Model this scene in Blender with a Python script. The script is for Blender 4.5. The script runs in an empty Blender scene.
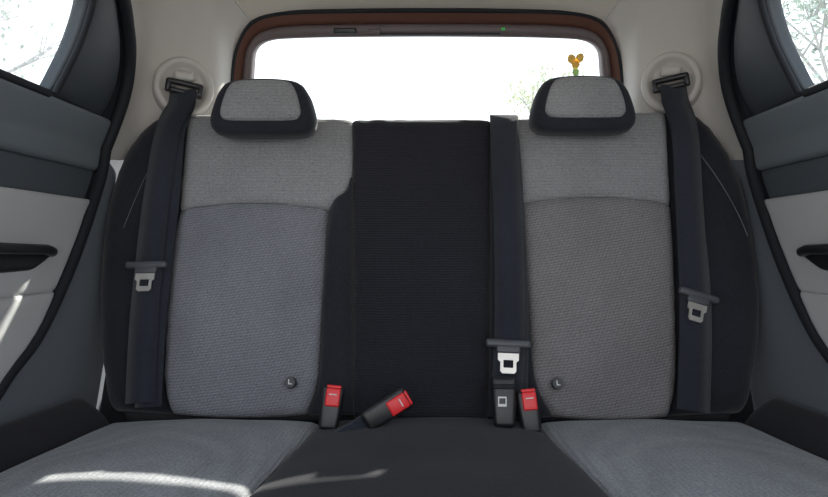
import bpy, bmesh, math, random
from mathutils import Vector, Matrix, noise
random.seed(4)
F=640.0; CX=427.0; CY=248.5; CZ=0.75      # survey constants: metres from image measurements
sc=bpy.context.scene
try:
    sc.view_settings.view_transform='Standard'
except Exception: pass

# ------------------------------------------------------------------ materials
def newmat(n):
    m=bpy.data.materials.new(n); m.use_nodes=True
    return m,m.node_tree.nodes,m.node_tree.links,m.node_tree.nodes['Principled BSDF']
def plain(n,c,r=0.5,metal=0.0,bump=0.0,bs=400,spec=0.5,var=0.08):
    m,N,L,B=newmat(n)
    B.inputs['Roughness'].default_value=r; B.inputs['Metallic'].default_value=metal
    B.inputs['Specular IOR Level'].default_value=spec
    tc=N.new('ShaderNodeTexCoord'); nz=N.new('ShaderNodeTexNoise'); nz.inputs['Scale'].default_value=bs; nz.inputs['Detail'].default_value=3
    L.new(tc.outputs['Object'],nz.inputs['Vector'])
    cr=N.new('ShaderNodeValToRGB')
    cr.color_ramp.elements[0].position=0.3; cr.color_ramp.elements[1].position=0.7
    cr.color_ramp.elements[0].color=(c[0]*(1-var),c[1]*(1-var),c[2]*(1-var),1)
    cr.color_ramp.elements[1].color=(c[0]*(1+var),c[1]*(1+var),c[2]*(1+var),1)
    L.new(nz.outputs['Fac'],cr.inputs['Fac']); L.new(cr.outputs['Color'],B.inputs['Base Color'])
    if bump>0:
        b=N.new('ShaderNodeBump'); b.inputs['Strength'].default_value=bump; b.inputs['Distance'].default_value=0.001
        L.new(nz.outputs['Fac'],b.inputs['Height']); L.new(b.outputs['Normal'],B.inputs['Normal'])
    return m
def fabric(n,c,var=0.3,rib=0.0,scale=420,ribscale=45,sheen=0.15,tilt=0.0,cross=0.0):
    m,N,L,B=newmat(n)
    B.inputs['Roughness'].default_value=0.92; B.inputs['Specular IOR Level'].default_value=0.15
    B.inputs['Sheen Weight'].default_value=sheen; B.inputs['Sheen Roughness'].default_value=0.5
    tc=N.new('ShaderNodeTexCoord')
    nz=N.new('ShaderNodeTexNoise'); nz.inputs['Scale'].default_value=scale; nz.inputs['Detail'].default_value=2
    mp=N.new('ShaderNodeMapping'); mp.inputs['Scale'].default_value=(0.7,1,1.5)
    L.new(tc.outputs['Object'],mp.inputs['Vector']); L.new(mp.outputs['Vector'],nz.inputs['Vector'])
    big=N.new('ShaderNodeTexNoise'); big.inputs['Scale'].default_value=5; big.inputs['Detail'].default_value=3
    L.new(tc.outputs['Object'],big.inputs['Vector'])
    cr=N.new('ShaderNodeValToRGB'); cr.color_ramp.elements[0].position=0.33; cr.color_ramp.elements[1].position=0.67
    cr.color_ramp.elements[0].color=tuple(x*(1-var) for x in c)+(1,)
    cr.color_ramp.elements[1].color=tuple(x*(1+var) for x in c)+(1,)
    L.new(nz.outputs['Fac'],cr.inputs['Fac'])
    hv=N.new('ShaderNodeMapRange'); hv.inputs['From Min'].default_value=0.3; hv.inputs['From Max'].default_value=0.7
    hv.inputs['To Min'].default_value=0.88; hv.inputs['To Max'].default_value=1.12
    L.new(big.outputs['Fac'],hv.inputs['Value'])
    mul=N.new('ShaderNodeVectorMath'); mul.operation='SCALE'
    L.new(cr.outputs['Color'],mul.inputs[0]); L.new(hv.outputs['Result'],mul.inputs['Scale'])
    out=mul.outputs['Vector']; h=nz.outputs['Fac']
    for amt,tl,rs in ((rib,tilt,ribscale),(cross,tilt+0.95,ribscale*0.8)):
        if amt<=0: continue
        mr=N.new('ShaderNodeMapping'); mr.inputs['Rotation'].default_value=(0,tl,0)
        L.new(tc.outputs['Object'],mr.inputs['Vector'])
        w=N.new('ShaderNodeTexWave'); w.bands_direction='Z'; w.inputs['Scale'].default_value=rs
        w.inputs['Distortion'].default_value=1.2; w.inputs['Detail'].default_value=1; w.inputs['Detail Scale'].default_value=0.6
        L.new(mr.outputs['Vector'],w.inputs['Vector'])
        r2=N.new('ShaderNodeMapRange'); r2.inputs['To Min'].default_value=1-amt; r2.inputs['To Max'].default_value=1+amt
        L.new(w.outputs['Fac'],r2.inputs['Value'])
        m2=N.new('ShaderNodeVectorMath'); m2.operation='SCALE'
        L.new(out,m2.inputs[0]); L.new(r2.outputs['Result'],m2.inputs['Scale']); out=m2.outputs['Vector']
        ad=N.new('ShaderNodeMath'); ad.operation='ADD'; L.new(w.outputs['Fac'],ad.inputs[0]); L.new(h,ad.inputs[1]); h=ad.outputs[0]
    L.new(out,B.inputs['Base Color'])
    b=N.new('ShaderNodeBump'); b.inputs['Strength'].default_value=0.5; b.inputs['Distance'].default_value=0.0012
    L.new(h,b.inputs['Height']); L.new(b.outputs['Normal'],B.inputs['Normal'])
    return m
M={}
M['greyU']=fabric('heather_grey_fabric',(0.25,0.252,0.255),0.26,0.05,420)
M['greyL']=fabric('ribbed_grey_fabric',(0.195,0.203,0.224),0.22,0.17,420,58,tilt=0.12,cross=0.07)
M['greyR']=fabric('ribbed_warm_grey_fabric',(0.195,0.187,0.189),0.22,0.19,420,58,tilt=0.16,cross=0.08)
M['cush']=fabric('cushion_grey_fabric',(0.255,0.265,0.28),0.25,0.07,380,60,cross=0.04)
M['black']=fabric('black_fabric',(0.021,0.022,0.029),0.3,0,400,sheen=0.18)  # blue tint and sheen put haze over the blacks into the material
M['blackc']=fabric('black_centre_fabric',(0.018,0.018,0.024),0.25,0.10,400,60,sheen=0.2)  # hazy lift of the dark centre painted in by bluish colour and sheen
M['blackcu']=fabric('black_cushion_fabric',(0.018,0.0175,0.022),0.25,0.0,400,60,sheen=0.10)
M['belt']=fabric('belt_webbing',(0.026,0.030,0.042),0.2,0.2,500,160,sheen=0.18)
M['thread']=plain('seam_thread',(0.16,0.17,0.19),0.8)
M['trim']=plain('pale_pillar_trim',(0.54,0.515,0.475),0.6,bump=0.25,bs=700,var=0.04)
M['head']=plain('headliner_cloth',(0.58,0.535,0.465),0.95,bump=0.4,bs=600,var=0.05)
M['doorU']=plain('door_grey_plastic',(0.155,0.178,0.20),0.55,bump=0.3,bs=600)
M['doorI']=plain('door_dark_insert',(0.072,0.085,0.098),0.6,bump=0.3,bs=600)
M['doorW']=plain('door_pale_plastic',(0.50,0.51,0.51),0.5,bump=0.25,bs=600,var=0.04)
M['quarter']=plain('quarter_trim_grey',(0.15,0.17,0.195),0.6,bump=0.3,bs=600)
M['frame']=plain('window_surround_dark',(0.045,0.053,0.062),0.55,bump=0.2)
M['rubber']=plain('rubber_seal',(0.014,0.016,0.020),0.7,spec=0.3)
M['plast']=plain('black_plastic',(0.016,0.016,0.018),0.35)
M['grip']=plain('grip_plastic',(0.07,0.075,0.085),0.4)
M['red']=plain('red_button',(0.80,0.025,0.03),0.35,var=0.03)
M['metal']=plain('steel_tongue',(0.66,0.63,0.58),0.35,metal=0.85,var=0.03)
M['copper']=plain('copper_paint',(0.165,0.075,0.055),0.35,metal=0.2)
M['gate']=plain('tailgate_trim',(0.13,0.10,0.10),0.5)
M['carpet']=plain('carpet',(0.03,0.03,0.033),0.95,bump=0.6)
M['white']=plain('white_print',(0.75,0.75,0.75),0.6,var=0.02)
M['leafO']=plain('sticker_orange',(1.0,0.62,0.12),0.6,var=0.1)
M['leafG']=plain('sticker_green',(0.5,0.8,0.25),0.6,var=0.1)
M['green']=plain('indicator_green',(0.1,0.7,0.15),0.4)
M['ground']=plain('asphalt',(0.32,0.31,0.30),0.9,bs=3,var=0.2)
M['bark']=plain('bark',(0.48,0.48,0.48),0.9,bs=10,var=0.3)
M['foliage']=plain('foliage',(0.60,0.64,0.46),0.8,bs=2,var=0.3)  # leaf colour paled to stand for haze and glare outside
M['foliage2']=plain('foliage_pale',(0.50,0.56,0.50),0.8,bs=2,var=0.3)  # haze and glare painted into this leaf colour too
def glass():
    m=bpy.data.materials.new('window_glass'); m.use_nodes=True; N=m.node_tree.nodes; L=m.node_tree.links; N.clear()
    o=N.new('ShaderNodeOutputMaterial'); t=N.new('ShaderNodeBsdfTransparent'); g=N.new('ShaderNodeBsdfGlossy'); x=N.new('ShaderNodeMixShader')
    t.inputs['Color'].default_value=(0.93,0.97,0.97,1); g.inputs['Roughness'].default_value=0.05; x.inputs[0].default_value=0.04
    L.new(t.outputs[0],x.inputs[1]); L.new(g.outputs[0],x.inputs[2]); L.new(x.outputs[0],o.inputs['Surface']); return m
M['glass']=glass()

# ------------------------------------------------------------------ helpers
def empty(name):
    e=bpy.data.objects.new(name,None); e.empty_display_size=0.1; sc.collection.objects.link(e); return e
def mkobj(name,verts,faces,mat,parent=None,smooth=True):
    me=bpy.data.meshes.new(name); me.from_pydata([tuple(v) for v in verts],[],faces); me.update()
    bm=bmesh.new(); bm.from_mesh(me); bmesh.ops.recalc_face_normals(bm,faces=bm.faces); bm.to_mesh(me); bm.free()
    for p in me.polygons: p.use_smooth=smooth
    ob=bpy.data.objects.new(name,me); sc.collection.objects.link(ob)
    me.materials.append(mat)
    if parent: ob.parent=parent
    return ob
def cat(P,closed=False,k=8):
    P=[Vector(p) for p in P]; n=len(P); out=[]
    segs=n if closed else n-1
    for i in range(segs):
        if closed: a,b,c,d=P[(i-1)%n],P[i],P[(i+1)%n],P[(i+2)%n]
        else: a,b,c,d=P[max(i-1,0)],P[i],P[i+1],P[min(i+2,n-1)]
        for j in range(k):
            t=j/k
            out.append(0.5*((2*b)+(c-a)*t+(2*a-5*b+4*c-d)*t*t+(-a+3*b-3*c+d)*t**3))
    if not closed: out.append(P[-1].copy())
    return out
def resamp(P,ts,smooth=True):
    Q=cat(P) if (smooth and len(P)>2) else [Vector(p) for p in P]
    ls=[0]
    for i in range(1,len(Q)): ls.append(ls[-1]+(Q[i]-Q[i-1]).length)
    T=ls[-1]; out=[]
    for t in ts:
        s=t*T; i=1
        while i<len(Q)-1 and ls[i]<s: i+=1
        d=ls[i]-ls[i-1]; f=0 if d==0 else max(0,min(1,(s-ls[i-1])/d))
        out.append(Q[i-1].lerp(Q[i],f))
    return out
def gridfaces(r,c,cl=False):
    f=[]
    for i in range(r-1):
        for j in range(c if cl else c-1):
            j2=(j+1)%c
            f.append((i*c+j,i*c+j2,(i+1)*c+j2,(i+1)*c+j))
    return f
def cosp(n): return [(1-math.cos(math.pi*i/n))/2 for i in range(n+1)]
def pillow(name,Lc,Rc,mapf,mat,parent,n=44,m=36,puff=0.012,roll=0.012,rad=0.02,ta=0,ba=0,skirt=0.05,unit=0.002,wr=0.0):
    """upholstered panel between two edge curves, rolled into seams all round"""
    us=cosp(m); vs=cosp(n); us2=[0]+us+[1]; vs2=[0]+vs+[1]
    LL=resamp(Lc,vs); RR=resamp(Rc,vs); LL=[LL[0]]+LL+[LL[-1]]; RR=[RR[0]]+RR+[RR[-1]]
    H=sum((LL[i+1]-LL[i]).length for i in range(len(LL)-1))*unit
    V=[]
    for i,v in enumerate(vs2):
        Wd=(RR[i]-LL[i]).length*unit
        for j,u in enumerate(us2):
            p=LL[i].lerp(RR[i],u)
            bow=4*u*(1-u)
            q=Vector((p[0],p[1]+ta*bow*(1-v)+ba*bow*v))
            du=min(u,1-u)*Wd; dv=min(v,1-v)*H
            e=min(1,du/rad); g=min(1,dv/rad)
            off=roll*(math.sqrt(max(0,1-(1-e)**2))-1)+roll*(math.sqrt(max(0,1-(1-g)**2))-1)
            off+=puff*(math.sin(math.pi*u)**0.7)*(0.35+0.65*math.sin(math.pi*v)**0.7)
            if wr>0:
                off+=wr*noise.noise(Vector((q[0]*0.022,q[1]*0.014,1.7)))*min(e,g)
                edge_w=math.exp(-min(du,dv)/0.03)
                off+=wr*0.5*noise.noise(Vector((q[0]*0.09,q[1]*0.09,5.1)))*edge_w
            if i in(0,len(vs2)-1) or j in (0,len(us2)-1): off-=skirt
            V.append(mapf(q[0],q[1],off))
    return mkobj(name,V,gridfaces(len(vs2),len(us2)),mat,parent)
KS=0.325
def SB(px,py,off=0.0):      # reclined seat-back plane
    s=(py-CY)/F; y=(1.22+KS*(CZ-0.42))/(1+KS*s)
    p=Vector(((px-CX)/F*y,y,CZ-s*y)); n=Vector((0,-1,KS)).normalized()
    return p+n*off
def HT(px,py,off=0.0):      # tailgate plane
    s=(py-CY)/F; y=1.772/(1-0.35*s)
    p=Vector(((px-CX)/F*y,y,CZ-s*y)); n=Vector((0,-1,-0.35)).normalized()
    return p+n*off
def AT(px,py,D): return Vector(((px-CX)/F*D,D,CZ-(py-CY)/F*D))
def XW(z):                  # half width of cabin at height z (tumblehome)
    t=max(0,z-0.96); return 0.69-0.36*t-0.12*max(0,z-1.2)
def W(px,py):               # point on left cabin side -> (y,z)
    D=1.2
    for _ in range(40):
        z=CZ-(py-CY)/F*D; D=XW(z)*F/abs(px-CX)
    return (D,CZ-(py-CY)/F*D)
def wallmap(sg):
    return lambda y,z,off=0: Vector((sg*(XW(z)-off),y,z))
def tube(name,pts,r,mat,parent,closed=False):
    cu=bpy.data.curves.new(name,'CURVE'); cu.dimensions='3D'; cu.bevel_depth=r; cu.bevel_resolution=3
    sp=cu.splines.new('POLY'); sp.points.add(len(pts)-1)
    for i,p in enumerate(pts): sp.points[i].co=(*p,1)
    sp.use_cyclic_u=closed
    ob=bpy.data.objects.new(name,cu); sc.collection.objects.link(ob); cu.materials.append(mat)
    cu.use_fill_caps=True
    if parent: ob.parent=parent
    return ob
def rbox(name,size,mat,parent,M4,bev=0.004,taper=1.0,seg=3):
    bm=bmesh.new(); bmesh.ops.create_cube(bm,size=1)
    for v in bm.verts:
        t=taper if v.co.z<0 else 1.0
        v.co=Vector((v.co.x*size[0]*t,v.co.y*size[1],v.co.z*size[2]))
    bmesh.ops.bevel(bm,geom=bm.edges[:],offset=bev,segments=seg,affect='EDGES',profile=0.5)
    bm.transform(M4)
    me=bpy.data.meshes.new(name); bm.to_mesh(me); bm.free()
    for p in me.polygons: p.use_smooth=True
    ob=bpy.data.objects.new(name,me); sc.collection.objects.link(ob); me.materials.append(mat)
    if parent: ob.parent=parent
    return ob
def ribbon(name,pts,w,mat,parent,t=0.0025,wdir=None,n=60):
    C=resamp(pts,[i/n for i in range(n+1)]); V=[]; 
    for i,c in enumerate(C):
        tan=(C[min(i+1,n)]-C[max(i-1,0)]).normalized()
        wd=Vector((1,0,0)) if wdir is None else wdir
        wd=(wd-tan*wd.dot(tan)).normalized(); nn=wd.cross(tan).normalized()
        for a,b in ((-.5,-.4),(-.47,.5),(0,.62),(.47,.5),(.5,-.4),(0,-.6)):
            V.append(c+wd*w*a+nn*t*b)
    return mkobj(name,V,gridfaces(n+1,6,True),mat,parent)
def frameM(o,x,z):
    x=x.normalized(); z=(z-x*z.dot(x)).normalized(); y=z.cross(x)
    return Matrix(((x.x,y.x,z.x,o.x),(x.y,y.y,z.y,o.y),(x.z,y.z,z.z,o.z),(0,0,0,1)))

# ------------------------------------------------------------------ rear seat
seat=empty('rear_bench_seat')
Lseam=[(186,113),(183,150),(178,209)]
pillow('backrest_upper_grey_a',Lseam,[(352,118),(352,172),(346,190),(328,209)],SB,M['greyU'],seat,ba=-6,puff=0.010,wr=0.006)
pillow('backrest_lower_grey_a',[(178,209),(170,260),(165,320),(163,380),(170,413)],[(328,209),(325,260),(321,320),(317,380),(306,413)],SB,M['greyL'],seat,ta=-6,ba=4,puff=0.022,wr=0.008)
pillow('outer_bolster_a',[(168,108),(140,126),(117,160),(102,215),(96,280),(97,350),(105,409)],[(187,108),(183,150),(177,209),(169,260),(164,320),(162,380),(169,413)],SB,M['black'],seat,puff=0.012,roll=0.03,rad=0.04,skirt=0.08,wr=0.008)
pillow('inner_bolster_a',[(350,176),(345,191),(329,210),(322,300),(318,380),(308,414)],[(353,176),(353,200),(353,230),(353,300),(353,360),(353,414)],SB,M['black'],seat,puff=0.014,rad=0.012,roll=0.008,wr=0.006)
pillow('backrest_centre',[(352,118),(353,200),(353,300),(353,418)],[(491,118),(491,200),(491,300),(489,418)],SB,M['blackc'],seat,puff=0.006,rad=0.015,wr=0.008)
pillow('inner_bolster_b',[(491,118),(491,200),(491,300),(489,416)],[(515,117),(519,203),(529,310),(536,380),(553,416)],SB,M['black'],seat,puff=0.010,rad=0.012,roll=0.008)
pillow('backrest_upper_grey_b',[(515,117),(516,150),(519,203)],[(667,110),(669,150),(672,203)],SB,M['greyU'],seat,ba=-6,puff=0.010,wr=0.006)
pillow('backrest_lower_grey_b',[(519,203),(525,260),(530,320),(535,380),(552,415)],[(672,203),(675,260),(677,320),(677,380),(670,416)],SB,M['greyR'],seat,ta=-6,ba=4,puff=0.022,wr=0.008)
pillow('outer_bolster_b',[(667,105),(670,150),(672,203),(676,260),(678,320),(678,380),(671,415)],[(688,105),(714,124),(740,166),(756,222),(764,285),(762,350),(751,411)],SB,M['black'],seat,puff=0.012,roll=0.03,rad=0.04,skirt=0.08,wr=0.008)
pillow('backrest_shell',[(185,122),(150,140),(120,200),(108,280),(108,350),(115,420)],[(672,120),(706,140),(738,200),(750,280),(748,350),(740,420)],lambda a,b,o:SB(a,b,o-0.035),M['carpet'],seat,puff=0,skirt=0.07)
rbox('sun_block_board',(1.36,0.02,0.68),M['carpet'],seat,Matrix.Translation((0,1.410,0.64))@Matrix.Rotation(-math.atan(KS),4,'X'),0.006)  # added board, blocks sun leaking between bolster and side wall
def sbline(name,pts,off,mat,r=0.0009): 
    tube(name,[SB(p[0],p[1],off) for p in cat([Vector(q) for q in pts])],r,mat,seat)
sbline('airbag_seam_b',[(699,158),(718,185),(735,215),(745,238)],0.012,M['thread'],0.0009)
sbline('airbag_seam_a',[(158,158),(148,178),(136,205),(126,230)],0.012,M['thread'],0.0007)
def cushion(name,x0f,x1f,x0b,x1b,mat,puff,rise=None,y0=0.66,y1=1.235,n=44,m=36,roll=0.02,base=0.0,bow=0.0):
    us=cosp(m); vs=cosp(n); V=[]; us2=[0]+us+[1]; vs2=[0]+vs+[1]
    for i,v in enumerate(vs2):
        y=y0+(y1-y0)*v
        a=x0f+(x0b-x0f)*v-bow*math.sin(math.pi*v); b=x1f+(x1b-x1f)*v+bow*math.sin(math.pi*v)
        for j,u in enumerate(us2):
            x=a+(b-a)*u
            z=0.418+0.03*(1.22-y)+base+puff*(math.sin(math.pi*u)**0.6)*(0.4+0.6*math.sin(math.pi*v)**0.6)
            e=min(1,min(u,1-u)*(b-a)/0.02); g=min(1,(v)*(y1-y0)/0.05); h=min(1,(1-v)*(y1-y0)/0.03)
            z+=0.012*(math.sqrt(1-(1-e)**2)-1)+0.03*(math.sqrt(1-(1-g)**2)-1)+roll*(math.sqrt(1-(1-h)**2)-1)
            z+=0.003*noise.noise(Vector((x*9,y*9,2.2)))*e
            if rise: z+=rise(u,v)
            if i in(0,len(vs2)-1) or j in(0,len(us2)-1): z-=0.12
            V.append(Vector((x,y,z)))
    return mkobj(name,V,gridfaces(len(vs2),len(us2)),mat,seat)
cushion('cushion_grey_a',-0.635,-0.250,-0.605,-0.20,M['cush'],0.016)
cushion('cushion_grey_b',0.255,0.635,0.205,0.605,M['cush'],0.016)
cushion('cushion_centre',-0.250,0.255,-0.20,0.205,M['blackcu'],0.022)
cushion('cushion_side_a',-0.685,-0.635,-0.668,-0.605,M['blackcu'],0.004,rise=lambda u,v:0.055*(1-u)**0.8,m=12)
cushion('cushion_side_b',0.635,0.685,0.605,0.668,M['blackcu'],0.004,rise=lambda u,v:0.055*u**0.8,m=12)
rbox('seat_base',(1.28,0.48,0.30),M['carpet'],seat,Matrix.Translation((0,0.97,0.17)),0.02)
for i,(px,py) in enumerate(((293,384),(555,385))):
    c=SB(px,py,0.026); n=Vector((0,-1,KS)).normalized()
    T=frameM(c,Vector((1,0,0)),Vector((0,KS,1)))
    bm=bmesh.new(); bmesh.ops.create_cone(bm,cap_ends=True,segments=28,radius1=0.0115,radius2=0.010,depth=0.010)
    me=bpy.data.meshes.new('isofix_tag')
    bm.transform(T@Matrix.Rotation(math.pi/2,4,'X')); bm.to_mesh(me); bm.free()
    ob=bpy.data.objects.new('isofix_tag_%d'%i,me); sc.collection.objects.link(ob); me.materials.append(M['plast']); ob.parent=seat
    T=frameM(c+n*0.0055,Vector((1,0,0)),Vector((0,KS,1)))
    rbox('isofix_icon_%d'%i,(0.002,0.001,0.009),M['white'],seat,T@Matrix.Translation((-0.002,0,0.001)),0.0003)
    rbox('isofix_icon_b%d'%i,(0.007,0.001,0.002),M['white'],seat,T@Matrix.Translation((0.0005,0,-0.003)),0.0003)

# ------------------------------------------------------------------ headrests
def headrest(name,cx,top,bot):
    root=empty(name)
    D=1.36; u=D/F
    cz=CZ-((top+bot)/2-CY)/F*D; x0=(cx-CX)/F*D
    O1=[(-52,14),(-49,-2),(-43,-17),(-32,-26.5),(0,-29.5),(32,-26.5),(43,-17),(49,-2),(52,14),(48,24),(37,28.5),(0,29.5),(-37,28.5),(-48,24)]
    def shape(a1,b1,y): return cat([Vector((x0+a*u*a1,y,cz-b*u*b1)) for a,b in O1],True,5)
    rings=[(0.2,0.1,1.338),(0.55,0.5,1.337),(0.80,0.78,1.336),(0.92,0.91,1.339),(0.98,0.975,1.348),(1.0,1.0,1.364),(0.99,0.98,1.395),(0.94,0.93,1.42),(0.84,0.84,1.438),(0.5,0.5,1.445),(0.1,0.1,1.446)]
    V=[];c=0
    for a,b,y in rings:
        s=shape(a,b,y); c=len(s); V+=[Vector((p.x,p.y+0.10*(p.z-cz),p.z)) for p in s]
    f=gridfaces(len(rings),c,True); f.append(tuple(range(c))); f.append(tuple(range(len(V)-c,len(V))))
    mkobj('headrest_shell',V,f,M['black'],root)
    O=[(-41,6),(-38,-8),(-33,-19),(-25,-24.5),(0,-26),(25,-24.5),(33,-19),(38,-8),(41,6),(39,12),(32,15),(0,15.5),(-32,15),(-39,12)]
    def pad(s,y): 
        return [Vector((x0+a*u*s*0.97,y,cz-((b+5)*s-5)*u)) for a,b in O]
    V=[]
    for s,y in ((1.0,1.352),(1.0,1.339),(0.985,1.334),(0.94,1.331),(0.7,1.328),(0.35,1.326),(0.05,1.3255)):
        q=cat(pad(s,y),True,5); c=len(q); V+=[Vector((p.x,p.y+0.10*(p.z-cz),p.z)) for p in q]
    f=gridfaces(7,c,True); f.append(tuple(range(len(V)-c,len(V))))
    mkobj('headrest_pad',V,f,M['greyU'],root)
    for k in(-1,1):
        tube('post_%d'%(k+2),[(x0+k*0.055,1.43,cz-0.03),(x0+k*0.055,1.40,cz-0.16)],0.006,M['metal'],root)
    return root
headrest('headrest',263.5,79,137)
headrest('headrest',582.5,76,134)

# ------------------------------------------------------------------ cabin sides
sealpx=[(112,-25),(123,5),(128,45),(125,85),(114,122),(101,165),(88,210),(66,270),(35,335),(0,382)]
seal=[W(*p) for p in sealpx]
seal_top=[(0.10,1.305),(0.5,1.315),(0.85,1.305),(1.05,1.285)]
seal_bot=[(0.93,0.44),(0.82,0.34),(0.70,0.25)]
for sg,side,k in ((-1,'left',1),(1,'right',2)):
    wm=wallmap(sg)
    full=cat([Vector(p) for p in seal_top+seal+seal_bot])
    wall=empty('wall_'+side)
    trim=empty('trim_%d'%k)
    tube('door_aperture_seal',[wm(p[0],p[1],0.004) for p in full],0.0125,M['rubber'],trim)
    V=[];NJ=len(full)
    for i,p in enumerate(full):
        t=(full[min(i+1,NJ-1)]-full[max(i-1,0)]).normalized(); nrm=Vector((-t.y,t.x))
        for a,o in ((-0.075,-0.05),(-0.05,-0.035),(-0.02,-0.012),(0.0,-0.004),(0.02,-0.010),(0.05,-0.035)):
            q=p-nrm*a
            V.append(wm(q[0],q[1],o))
    mkobj('door_jamb',V,gridfaces(NJ,6),M['rubber'],trim)
    Q=[Vector(p) for p in seal[3:]+seal_bot]
    pillow('quarter_trim',Q,[(1.56,1.13),(1.65,1.0),(1.65,0.7),(1.6,0.3),(1.5,0.22)],lambda a,b,o:wm(a,b,o-0.004),M['quarter'],wall,puff=0.006,roll=0,rad=0.01,skirt=0.0,unit=1)
    pillow('cargo_side',[(1.55,1.14),(1.60,0.7),(1.50,0.02)],[(1.88,1.0),(1.88,0.7),(1.88,0.02)],lambda a,b,o:wm(a,b,o-0.01),M['quarter'],wall,puff=0,roll=0,skirt=0,unit=1)
    pillow('sill_trim',[(0.0,0.26),(0.0,0.0)],[(1.6,0.26),(1.6,0.0)],lambda a,b,o:wm(a,b,o),M['carpet'],wall,puff=0,roll=0,skirt=0,unit=1)
    V=[];
    ys=[-0.1+i*2.05/20 for i in range(21)]; zs=[-0.02,0.3,0.6,0.85,1.0]
    for z in zs:
        for y in ys: V.append(Vector((sg*(0.775-0.04*abs(z-0.6)),y,z)))
    mkobj('outer_body_skin',V,gridfaces(5,21),M['copper'],trim)
    def mir(p): return Vector((-sg*p.x,p.y,p.z))
    A=[wm(*W(x,y),0.0) for x,y in ((114,-45),(124,-15),(129,20),(131,55),(128,90),(117,125),(108,160))]
    B=[mir(AT(x,y,d)) for x,y,d in ((142,-45,1.33),(148,-15,1.38),(151,20,1.41),(152,55,1.43),(150,90,1.44),(148,125,1.46),(145,160,1.48))]
    C=[mir(AT(x,y,d)) for x,y,d in ((205,-30,1.43),(210,-5,1.45),(214,25,1.47),(215,58,1.48),(215,92,1.49),(215,125,1.50),(215,160,1.51))]
    E=[mir(HT(x,y,0.012)) for x,y in ((252,20),(243,32),(236,50),(233,72),(232,98),(234,130),(246,172))]
    nn=28; ts=[i/nn for i in range(nn+1)]
    cols=[resamp(c,ts) for c in (A,B,C,E)]
    V=[]; nc=0
    for i in range(nn+1):
        row=cat([c[i] for c in cols],False,9); nc=len(row); V+=row
    mkobj('pillar_trim',V,gridfaces(nn+1,nc),M['trim'],trim)
    tube('pillar_trim_edge',[p for p in V[:nc]],0.003,M['trim'],trim)

    # ---- door
    door=empty('door_%d'%k)
    def re(z,inset=0.012):
        best=min(full[len(seal_top)*8:],key=lambda p:abs(p[1]-z)); return best[0]-inset
    def dp(name,z1,z0,mat,off,puff=0.004,steps=6,roll=0.006,yf=0.08,inset=0.012):
        zs=[z1+(z0-z1)*i/steps for i in range(steps+1)]
        R=[(re(z,inset),z) for z in zs]; Lq=[(yf,z) for z in zs]
        pillow(name,Lq,R,lambda a,b,o:wm(a,b,o+off),mat,door,puff=puff,roll=roll,rad=0.012,skirt=0.03,unit=1,n=24,m=60)
    dp('upper_panel',1.022,0.912,M['doorU'],0.006,roll=0.01)
    dp('insert_panel',0.914,0.848,M['doorI'],-0.004,puff=0.0)
    dp('lower_panel',0.850,0.670,M['doorW'],0.008)
    dp('map_pocket',0.671,0.26,M['doorW'],0.012,steps=14)
    dp('door_carcass',1.015,0.25,M['frame'],-0.03,steps=18,puff=0,roll=0,inset=-0.005)
    rbox('window_sill_strip',(0.012,1.05,0.014),M['rubber'],door,Matrix.Translation((sg*(XW(1.02)-0.004),0.6,1.022)),0.004)
    pillow('pull_cup',[(0.80,0.762),(0.79,0.735),(0.81,0.705)],[(1.145,0.757),(1.160,0.740),(1.10,0.712)],lambda a,b,o:wm(a,b,o+0.014),M['plast'],door,puff=0.004,roll=0.008,rad=0.012,skirt=0.02,unit=1)
    tube('pull_handle',[wm(y,z,o) for y,z,o in ((0.82,0.752,0.02),(0.9,0.752,0.038),(1.0,0.75,0.042),(1.1,0.748,0.036),(1.148,0.744,0.018))],0.009,M['plast'],door)
    g=[W(97,-40),W(91,0),W(79,40),W(64,72),W(53,93)]
    r=[(p[0]-0.002,p[1]) for p in [W(106,-40),W(119,0),W(124,45),W(120,85),W(106,118)]]
    pillow('window_surround',g,r,lambda a,b,o:wm(a,b,o-0.004),M['frame'],door,puff=0.01,roll=0.008,rad=0.02,skirt=0.02,unit=1)
    tube('glass_run_seal',[wm(p[0],p[1],0.004) for p in cat([Vector(q) for q in g])],0.006,M['rubber'],door)
    pillow('top_rail',[(0.08,1.30),(0.08,1.262)],[(1.12,1.298),(1.15,1.24)],lambda a,b,o:wm(a,b,o-0.002),M['frame'],door,puff=0.004,roll=0.004,rad=0.01,skirt=0.02,unit=1,n=8,m=40)
    win=empty('window_%d'%(k+1))
    zs=[1.275,1.2,1.1,1.015]; gy=[g[1][0]+0.03,g[1][0]+0.01,g[3][0]+0.02,g[4][0]+0.02]
    pillow('side_pane',[(0.08,z) for z in zs],[(y,z) for y,z in zip(gy,zs)],lambda a,b,o:wm(a,b,-0.018),M['glass'],win,puff=0,roll=0,skirt=0,unit=1,n=12,m=12)

# ------------------------------------------------------------------ ceiling, floor
nu=32
st=[(-0.35,0.50,1.30,1.40),(0.1,0.545,1.315,1.44),(0.5,0.55,1.32,1.455),(0.9,0.55,1.315,1.455),(1.15,0.555,1.305,1.445)]
edge=[wallmap(-1)(*W(114,-45),0),AT(142,-45,1.33),AT(205,-30,1.43),HT(252,20,0.012)]
for e,zc in ((edge[0],1.437),(edge[1],1.42),(edge[2],1.39),(edge[3],None)):
    st.append((e.y,-e.x,e.z,zc if zc else HT(427,9.5).z))
st=sorted(st,key=lambda s:s[0])
rows=[]
for s in st:
    row=[]
    for j in range(nu+1):
        t=-1+2*j/nu; hh=(1-abs(t)**3.2)
        row.append(Vector((t*s[1],s[0]+(0 if s is not st[-1] else (HT(427,9.5).y-s[0])*hh),s[2]+(s[3]-s[2])*hh)))
    rows.append(row)
V=[]
colz=[cat([r[j] for r in rows],False,5) for j in range(nu+1)]
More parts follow.
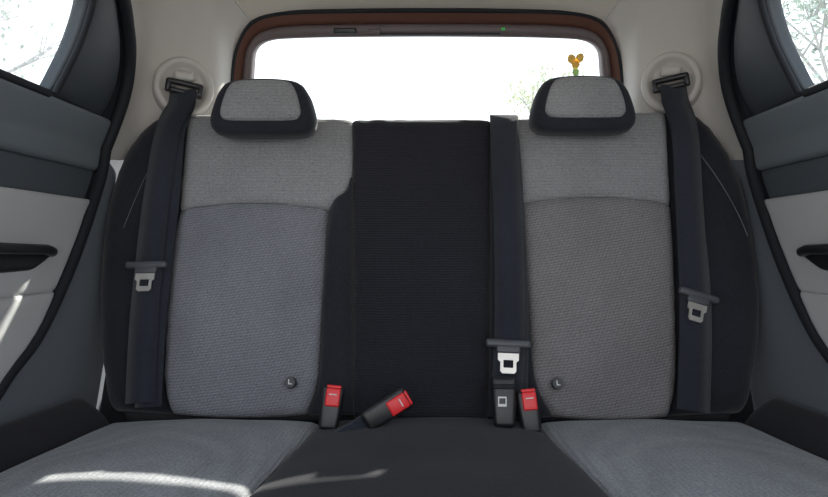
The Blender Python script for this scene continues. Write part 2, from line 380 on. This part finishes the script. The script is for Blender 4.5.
for i in range(len(colz[0])):
    for j in range(nu+1): V.append(colz[j][i])
ceil=mkobj('ceiling',V,gridfaces(len(colz[0]),nu+1),M['head'])
fl=rbox('floor',(1.40,2.35,0.03),M['carpet'],None,Matrix.Translation((0,0.80,0.0)),0.005)
V=[];
for i in range(9):
    y=-0.35+i*(1.90/8)
    for j in range(17):
        t=-1+j/8; V.append(Vector((t*0.62,y,1.37+0.11*(1-abs(t)**3)-0.05*(i/8)**3)))
roof=mkobj('roof_panel',V,gridfaces(9,17),M['copper'])

# ------------------------------------------------------------------ tailgate and rear window
gate=empty('tailgate')
Lh=[(427,180),(300,179),(250,173),(236,140),(232.5,100),(233.5,70),(240,42),(255,21),(285,13),(350,11)]
Li=[(427,170),(310,169),(268,163),(254,138),(250,100),(251,66),(254,50),(268,41),(300,38.5),(350,37.5)]
def fullloop(P,topy):
    R=[(854-a,b) for a,b in P[1:]][::-1]
    return cat([Vector(p) for p in P+[(427,topy)]+R],True,6)
LO=fullloop(Lh,10.5); LI=fullloop(Li,37)
def ring(name,stops,mat):
    V=[];c=len(LO)
    for f,off in stops:
        for a,b in zip(LO,LI):
            q=a.lerp(b,f); V.append(HT(q[0],q[1],off))
    return mkobj(name,V,gridfaces(len(stops),c,True),mat,gate)
ring('tailgate_seal',[(-0.12,-0.01),(-0.07,0.012),(0.0,0.018),(0.06,0.014),(0.10,0.0)],M['rubber'])
ring('body_aperture',[(0.08,0.005),(0.2,0.0),(0.32,-0.006),(0.50,-0.012),(0.52,-0.03)],M['copper'])
ring('tailgate_inner_trim',[(0.49,-0.03),(0.51,-0.008),(0.57,-0.004),(0.8,-0.004),(0.95,-0.008),(1.0,-0.02),(1.0,-0.04)],M['gate'])
ring('tailgate_outer_skin',[(-0.8,-0.03),(-0.3,-0.036),(0.5,-0.04),(1.0,-0.042)],M['copper'])
for nm,px,py,w,h,mt in (('stop_lamp_pod',345,31,0.055,0.014,M['plast']),('catch_cover',375,31,0.028,0.010,M['gate'])):
    rbox(nm,(w,0.014,h),mt,gate,frameM(HT(px,py,0.0),Vector((1,0,0)),Vector((0,-.35,1))),0.003)
rbox('indicator',(0.010,0.006,0.007),M['green'],gate,frameM(HT(503,29,0.0),Vector((1,0,0)),Vector((0,-.35,1))),0.002)
rbox('stop_lamp_slot',(0.30,0.006,0.006),M['plast'],gate,frameM(HT(440,34,-0.003),Vector((1,0,0)),Vector((0,-.35,1))),0.0025)
rbox('tailgate_lower_panel',(1.20,0.05,0.90),M['quarter'],gate,Matrix.Translation((0,1.82,0.465)),0.02)
w1=empty('window_1')
V=[HT(q[0],q[1],-0.041) for q in [a.lerp(b,0.9) for a,b in zip(LO,LI)]]
mkobj('rear_pane',V,[tuple(range(len(V)))],M['glass'],w1,False)
stk=empty('leaf_sticker')
def leaf(px,py,ang,l,mat,nm):
    c=HT(px,py,-0.038); pts=[]
    for a,b in ((0,-.5),(.3,-.3),(.42,.05),(.25,.38),(0,.5),(-.25,.38),(-.42,.05),(-.3,-.3)):
        x=a*math.cos(ang)-b*math.sin(ang); z=a*math.sin(ang)+b*math.cos(ang)
        pts.append(c+Vector((x*l,-0.35*z*l,z*l)))
    mkobj(nm,pts,[tuple(range(8))],mat,stk,False)
leaf(575,60,0.6,0.026,M['leafO'],'petal_1'); leaf(583,59,-0.6,0.026,M['leafO'],'petal_2'); leaf(579,65,3.1,0.026,M['leafO'],'petal_3'); leaf(579,73,0.2,0.022,M['leafG'],'leaf_1')

# ------------------------------------------------------------------ seat belts
def tongue(o,xdir,down,parent,s=1.0):
    x=xdir.normalized(); d=down.normalized(); T=frameM(o,x,-d)
    rbox('tongue_grip',(0.082*s,0.013,0.015*s),M['grip'],parent,T,0.0055)
    rbox('tongue_shoulder',(0.044*s,0.010,0.016*s),M['grip'],parent,T@Matrix.Translation((0,0,-0.010*s)),0.004)
    outer=[(-.019,-.012),(.019,-.012),(.019,-.030),(.0145,-.034),(.0145,-.050),(.011,-.054),(-.011,-.054),(-.0145,-.050),(-.0145,-.034),(-.019,-.030)]
    inner=[(-.009,-.030),(.009,-.030),(.009,-.036),(.009,-.038),(.009,-.042),(.008,-.044),(-.008,-.044),(-.009,-.042),(-.009,-.038),(-.009,-.036)]
    V=[]
    for y,l in ((-.0015,outer),(-.0015,inner),(.0015,inner),(.0015,outer)):
        V+=[T@Vector((a*s,y,b*s)) for a,b in l]
    c=10; f=gridfaces(4,c,True)+[(3*c+j,3*c+(j+1)%c,(j+1)%c,j) for j in range(c)]
    mkobj('tongue_plate',V,f,M['metal'],parent,False)
def dring(px,py,D,parent,sg):
    c=AT(px,py,D); n=Vector((-sg*0.42,-0.90,0.05)).normalized(); x=Vector((0.90,-sg*0.42,0)).normalized()
    T=frameM(c,x,Vector((0,0,1)))
    V=[];prof=[(0.066,0.06),(0.065,0.0),(0.062,-0.008),(0.056,-0.011),(0.050,-0.008),(0.045,0.003),(0.040,0.007),(0.0,0.008)]
    k=48
    for r,yy in prof:
        for a in range(k):
            t=2*math.pi*a/k; V.append(T@Vector((r*math.cos(t),yy,r*1.05*math.sin(t))))
    mkobj('anchor_bezel',V,gridfaces(len(prof),k,True),M['trim'],parent)
    T2=T@Matrix.Translation((0,-0.018,-0.003))@Matrix.Rotation(math.radians(-8*sg),4,'Y')
    rbox('guide_loop_top',(0.080,0.016,0.013),M['plast'],parent,T2@Matrix.Translation((0,0,0.006)),0.006)
    rbox('guide_loop_bar',(0.062,0.018,0.012),M['plast'],parent,T2@Matrix.Translation((0,-0.004,-0.014)),0.005)
    for q in(-1,1): rbox('guide_loop_side_%d'%(q+2),(0.012,0.016,0.030),M['plast'],parent,T2@Matrix.Translation((q*0.034,0,-0.004)),0.005)
    rbox('anchor_bolt_cover',(0.044,0.016,0.022),M['trim'],parent,T@Matrix.Translation((0,-0.004,0.024)),0.007)
b1=empty('seat_belt')
dring(184,87,1.445,b1,-1)
ribbon('webbing_front',[AT(183,90,1.42),AT(180,106,1.405),SB(172,135,0.022),SB(162,200,0.026),SB(155,270,0.030),SB(150,330,0.030),SB(147,404,0.03)],0.056,M['belt'],b1)
ribbon('webbing_rear',[AT(185,91,1.43),AT(184,106,1.415),SB(177,135,0.017),SB(172,200,0.020),SB(164,270,0.022),SB(158,330,0.022),SB(153,408,0.022)],0.050,M['belt'],b1)
tongue(SB(154,270,0.037),Vector((1,0,0.02)),SB(153,300,0.037)-SB(154,270,0.037),b1)
b2=empty('seat_belt')
dring(671,82,1.445,b2,1)
ribbon('webbing_front',[AT(673,85,1.42),AT(676,102,1.405),SB(681,135,0.022),SB(684,200,0.026),SB(687,270,0.030),SB(688,330,0.032),SB(686,412,0.03)],0.058,M['belt'],b2)
ribbon('webbing_rear',[AT(672,87,1.43),AT(673,102,1.415),SB(679,135,0.017),SB(685,200,0.020),SB(692,270,0.022),SB(694,330,0.024),SB(692,412,0.022)],0.050,M['belt'],b2)
T_o=SB(691,300,0.040)
tongue(T_o,Vector((1,0,-0.30)),Vector((-0.30,KS*-1,-1.0)),b2)
b3=empty('seat_belt')
ribbon('webbing_front',[AT(503,119,1.47),SB(503,117,0.006),SB(503,135,0.020),SB(506,200,0.022),SB(508,270,0.024),SB(508,345,0.028),SB(505,392,0.03)],0.060,M['belt'],b3)
ribbon('webbing_rear',[AT(506,119,1.465),SB(506,117,0.003),SB(506,135,0.015),SB(510,200,0.017),SB(513,270,0.019),SB(514,345,0.02),SB(512,405,0.02)],0.052,M['belt'],b3)
tongue(SB(506,347,0.040),Vector((1,0,-0.05)),SB(501,380,0.040)-SB(506,347,0.040),b3,1.05)

def buckle(px,py,D,ang,mat_btn=True,label=False,w=0.042,h=0.078):
    r=empty('seat_belt_buckle')
    c=AT(px,py,D); up=Vector((math.sin(ang),0.28,math.cos(ang))); T=frameM(c,Vector((math.cos(ang),0,-math.sin(ang))),up)
    rbox('buckle_body',(w,0.026,h),M['plast'],r,T,0.007,taper=0.82)
    if mat_btn:
        rbox('release_button',(w*0.62,0.012,h*0.42),M['red'],r,T@Matrix.Translation((w*0.05,-0.010,h*0.24)),0.003)
        rbox('button_top',(w*0.62,0.018,0.006),M['red'],r,T@Matrix.Translation((w*0.05,-0.003,h*0.48)),0.002)
        rbox('tongue_slot',(w*0.6,0.004,0.004),M['rubber'],r,T@Matrix.Translation((0,0.008,h*0.5)),0.001)
        rbox('press_mark',(w*0.34,0.002,0.002),M['white'],r,T@Matrix.Translation((w*0.05,-0.0165,h*0.30)),0.0005)
    if label:
        rbox('label_plate',(w*0.34,0.002,h*0.20),M['white'],r,T@Matrix.Translation((-w*0.1,-0.0135,0.0)),0.0008)
        rbox('label_print',(w*0.24,0.002,h*0.11),M['plast'],r,T@Matrix.Translation((-w*0.1,-0.0145,0.001)),0.0005)
        rbox('locking_slot',(w*0.9,0.030,0.010),M['rubber'],r,T@Matrix.Translation((0,0.0,h*0.30)),0.003)
    rbox('buckle_stalk',(w*0.62,0.012,0.07),M['belt'],r,T@Matrix.Translation((0,0.004,-h*0.5-0.028)),0.004)
buckle(331,408,1.16,0.10)
buckle(386,409,1.13,1.05,w=0.044,h=0.088)
buckle(529,412,1.155,-0.10)
buckle(504,402,1.15,0.02,False,True,w=0.046,h=0.088)

# ------------------------------------------------------------------ outside
V=[(-80,-60,-0.35),(80,-60,-0.35),(80,90,-0.35),(-80,90,-0.35)]
mkobj('ground',V,[(0,1,2,3)],M['ground'],None,False)
def tree(x,y,h,spread,nleaf,seed,leafm):
    rnd=random.Random(seed); r=empty('tree')
    V=[];Fc=[]
    def limb(a,b,ra,rb):
        d=(b-a).normalized(); p=d.orthogonal().normalized(); q=d.cross(p); o=len(V)
        for c,rr in((a,ra),(b,rb)):
            for k in range(6):
                t=k*math.pi/3; V.append(c+p*rr*math.cos(t)+q*rr*math.sin(t))
        for k in range(6): Fc.append((o+k,o+(k+1)%6,o+6+(k+1)%6,o+6+k))
    tips=[]
    def grow(a,d,l,rad,dep):
        b=a+d*l; limb(a,b,rad,rad*0.65)
        if dep==0: tips.append(b); return
        for _ in range(3):
            nd=(d+Vector((rnd.uniform(-1,1),rnd.uniform(-1,1),rnd.uniform(-.3,.6)))*spread).normalized()
            grow(b,nd,l*rnd.uniform(0.6,0.8),rad*0.6,dep-1)
        tips.append(b)
    grow(Vector((x,y,-0.35)),Vector((0,0,1)),h*0.33,h*0.018,4)
    mkobj('trunk_and_branches',V,Fc,M['bark'],r)
    LV=[];LF=[]
    for _ in range(nleaf):
        t=rnd.choice(tips); c=t+Vector((rnd.gauss(0,1),rnd.gauss(0,1),rnd.gauss(0,1)))*h*0.035
        a=Vector((rnd.uniform(-1,1),rnd.uniform(-1,1),rnd.uniform(-1,1))).normalized(); b=a.orthogonal().normalized(); s=h*0.009
        o=len(LV); LV+=[c-a*s*1.4,c+b*s*.7,c+a*s*1.4,c-b*s*.7]; LF.append((o,o+1,o+2,o+3))
    mkobj('leaves',LV,LF,leafm,r,False)
tree(4.6,20,7.0,0.75,2600,3,M['foliage'])
tree(-12.5,16,8.5,0.7,450,5,M['foliage2'])
tree(11.0,16,9.0,0.7,3000,9,M['foliage2'])

# ------------------------------------------------------------------ light
w=bpy.data.worlds.new('sky'); sc.world=w; w.use_nodes=True; N=w.node_tree.nodes; L=w.node_tree.links
bg=N['Background']; tc=N.new('ShaderNodeTexCoord'); sx=N.new('ShaderNodeSeparateXYZ'); cr=N.new('ShaderNodeValToRGB')
cr.color_ramp.elements[0].position=0.0; cr.color_ramp.elements[0].color=(0.99,0.98,0.98,1)
cr.color_ramp.elements[1].position=0.8; cr.color_ramp.elements[1].color=(0.68,0.81,1,1)
L.new(tc.outputs['Generated'],sx.inputs[0]); L.new(sx.outputs['Z'],cr.inputs['Fac']); L.new(cr.outputs['Color'],bg.inputs['Color'])
bg.inputs['Strength'].default_value=2.2
sl=bpy.data.lights.new('sun','SUN'); sl.energy=12.0; sl.angle=0.014; sl.color=(1,0.94,0.85)
so=bpy.data.objects.new('sun',sl); sc.collection.objects.link(so)
so.rotation_euler=Vector((-0.52,-1,-1.075)).to_track_quat('-Z','Y').to_euler(); so.location=(3,6,6)

cam=bpy.data.cameras.new('camera'); co=bpy.data.objects.new('camera',cam); sc.collection.objects.link(co)
co.location=(0,0,CZ); co.rotation_euler=(math.pi/2,0,0)
cam.sensor_width=36; cam.lens=36*F/828; cam.shift_x=-(CX-414)/828; cam.clip_start=0.02
sc.camera=co
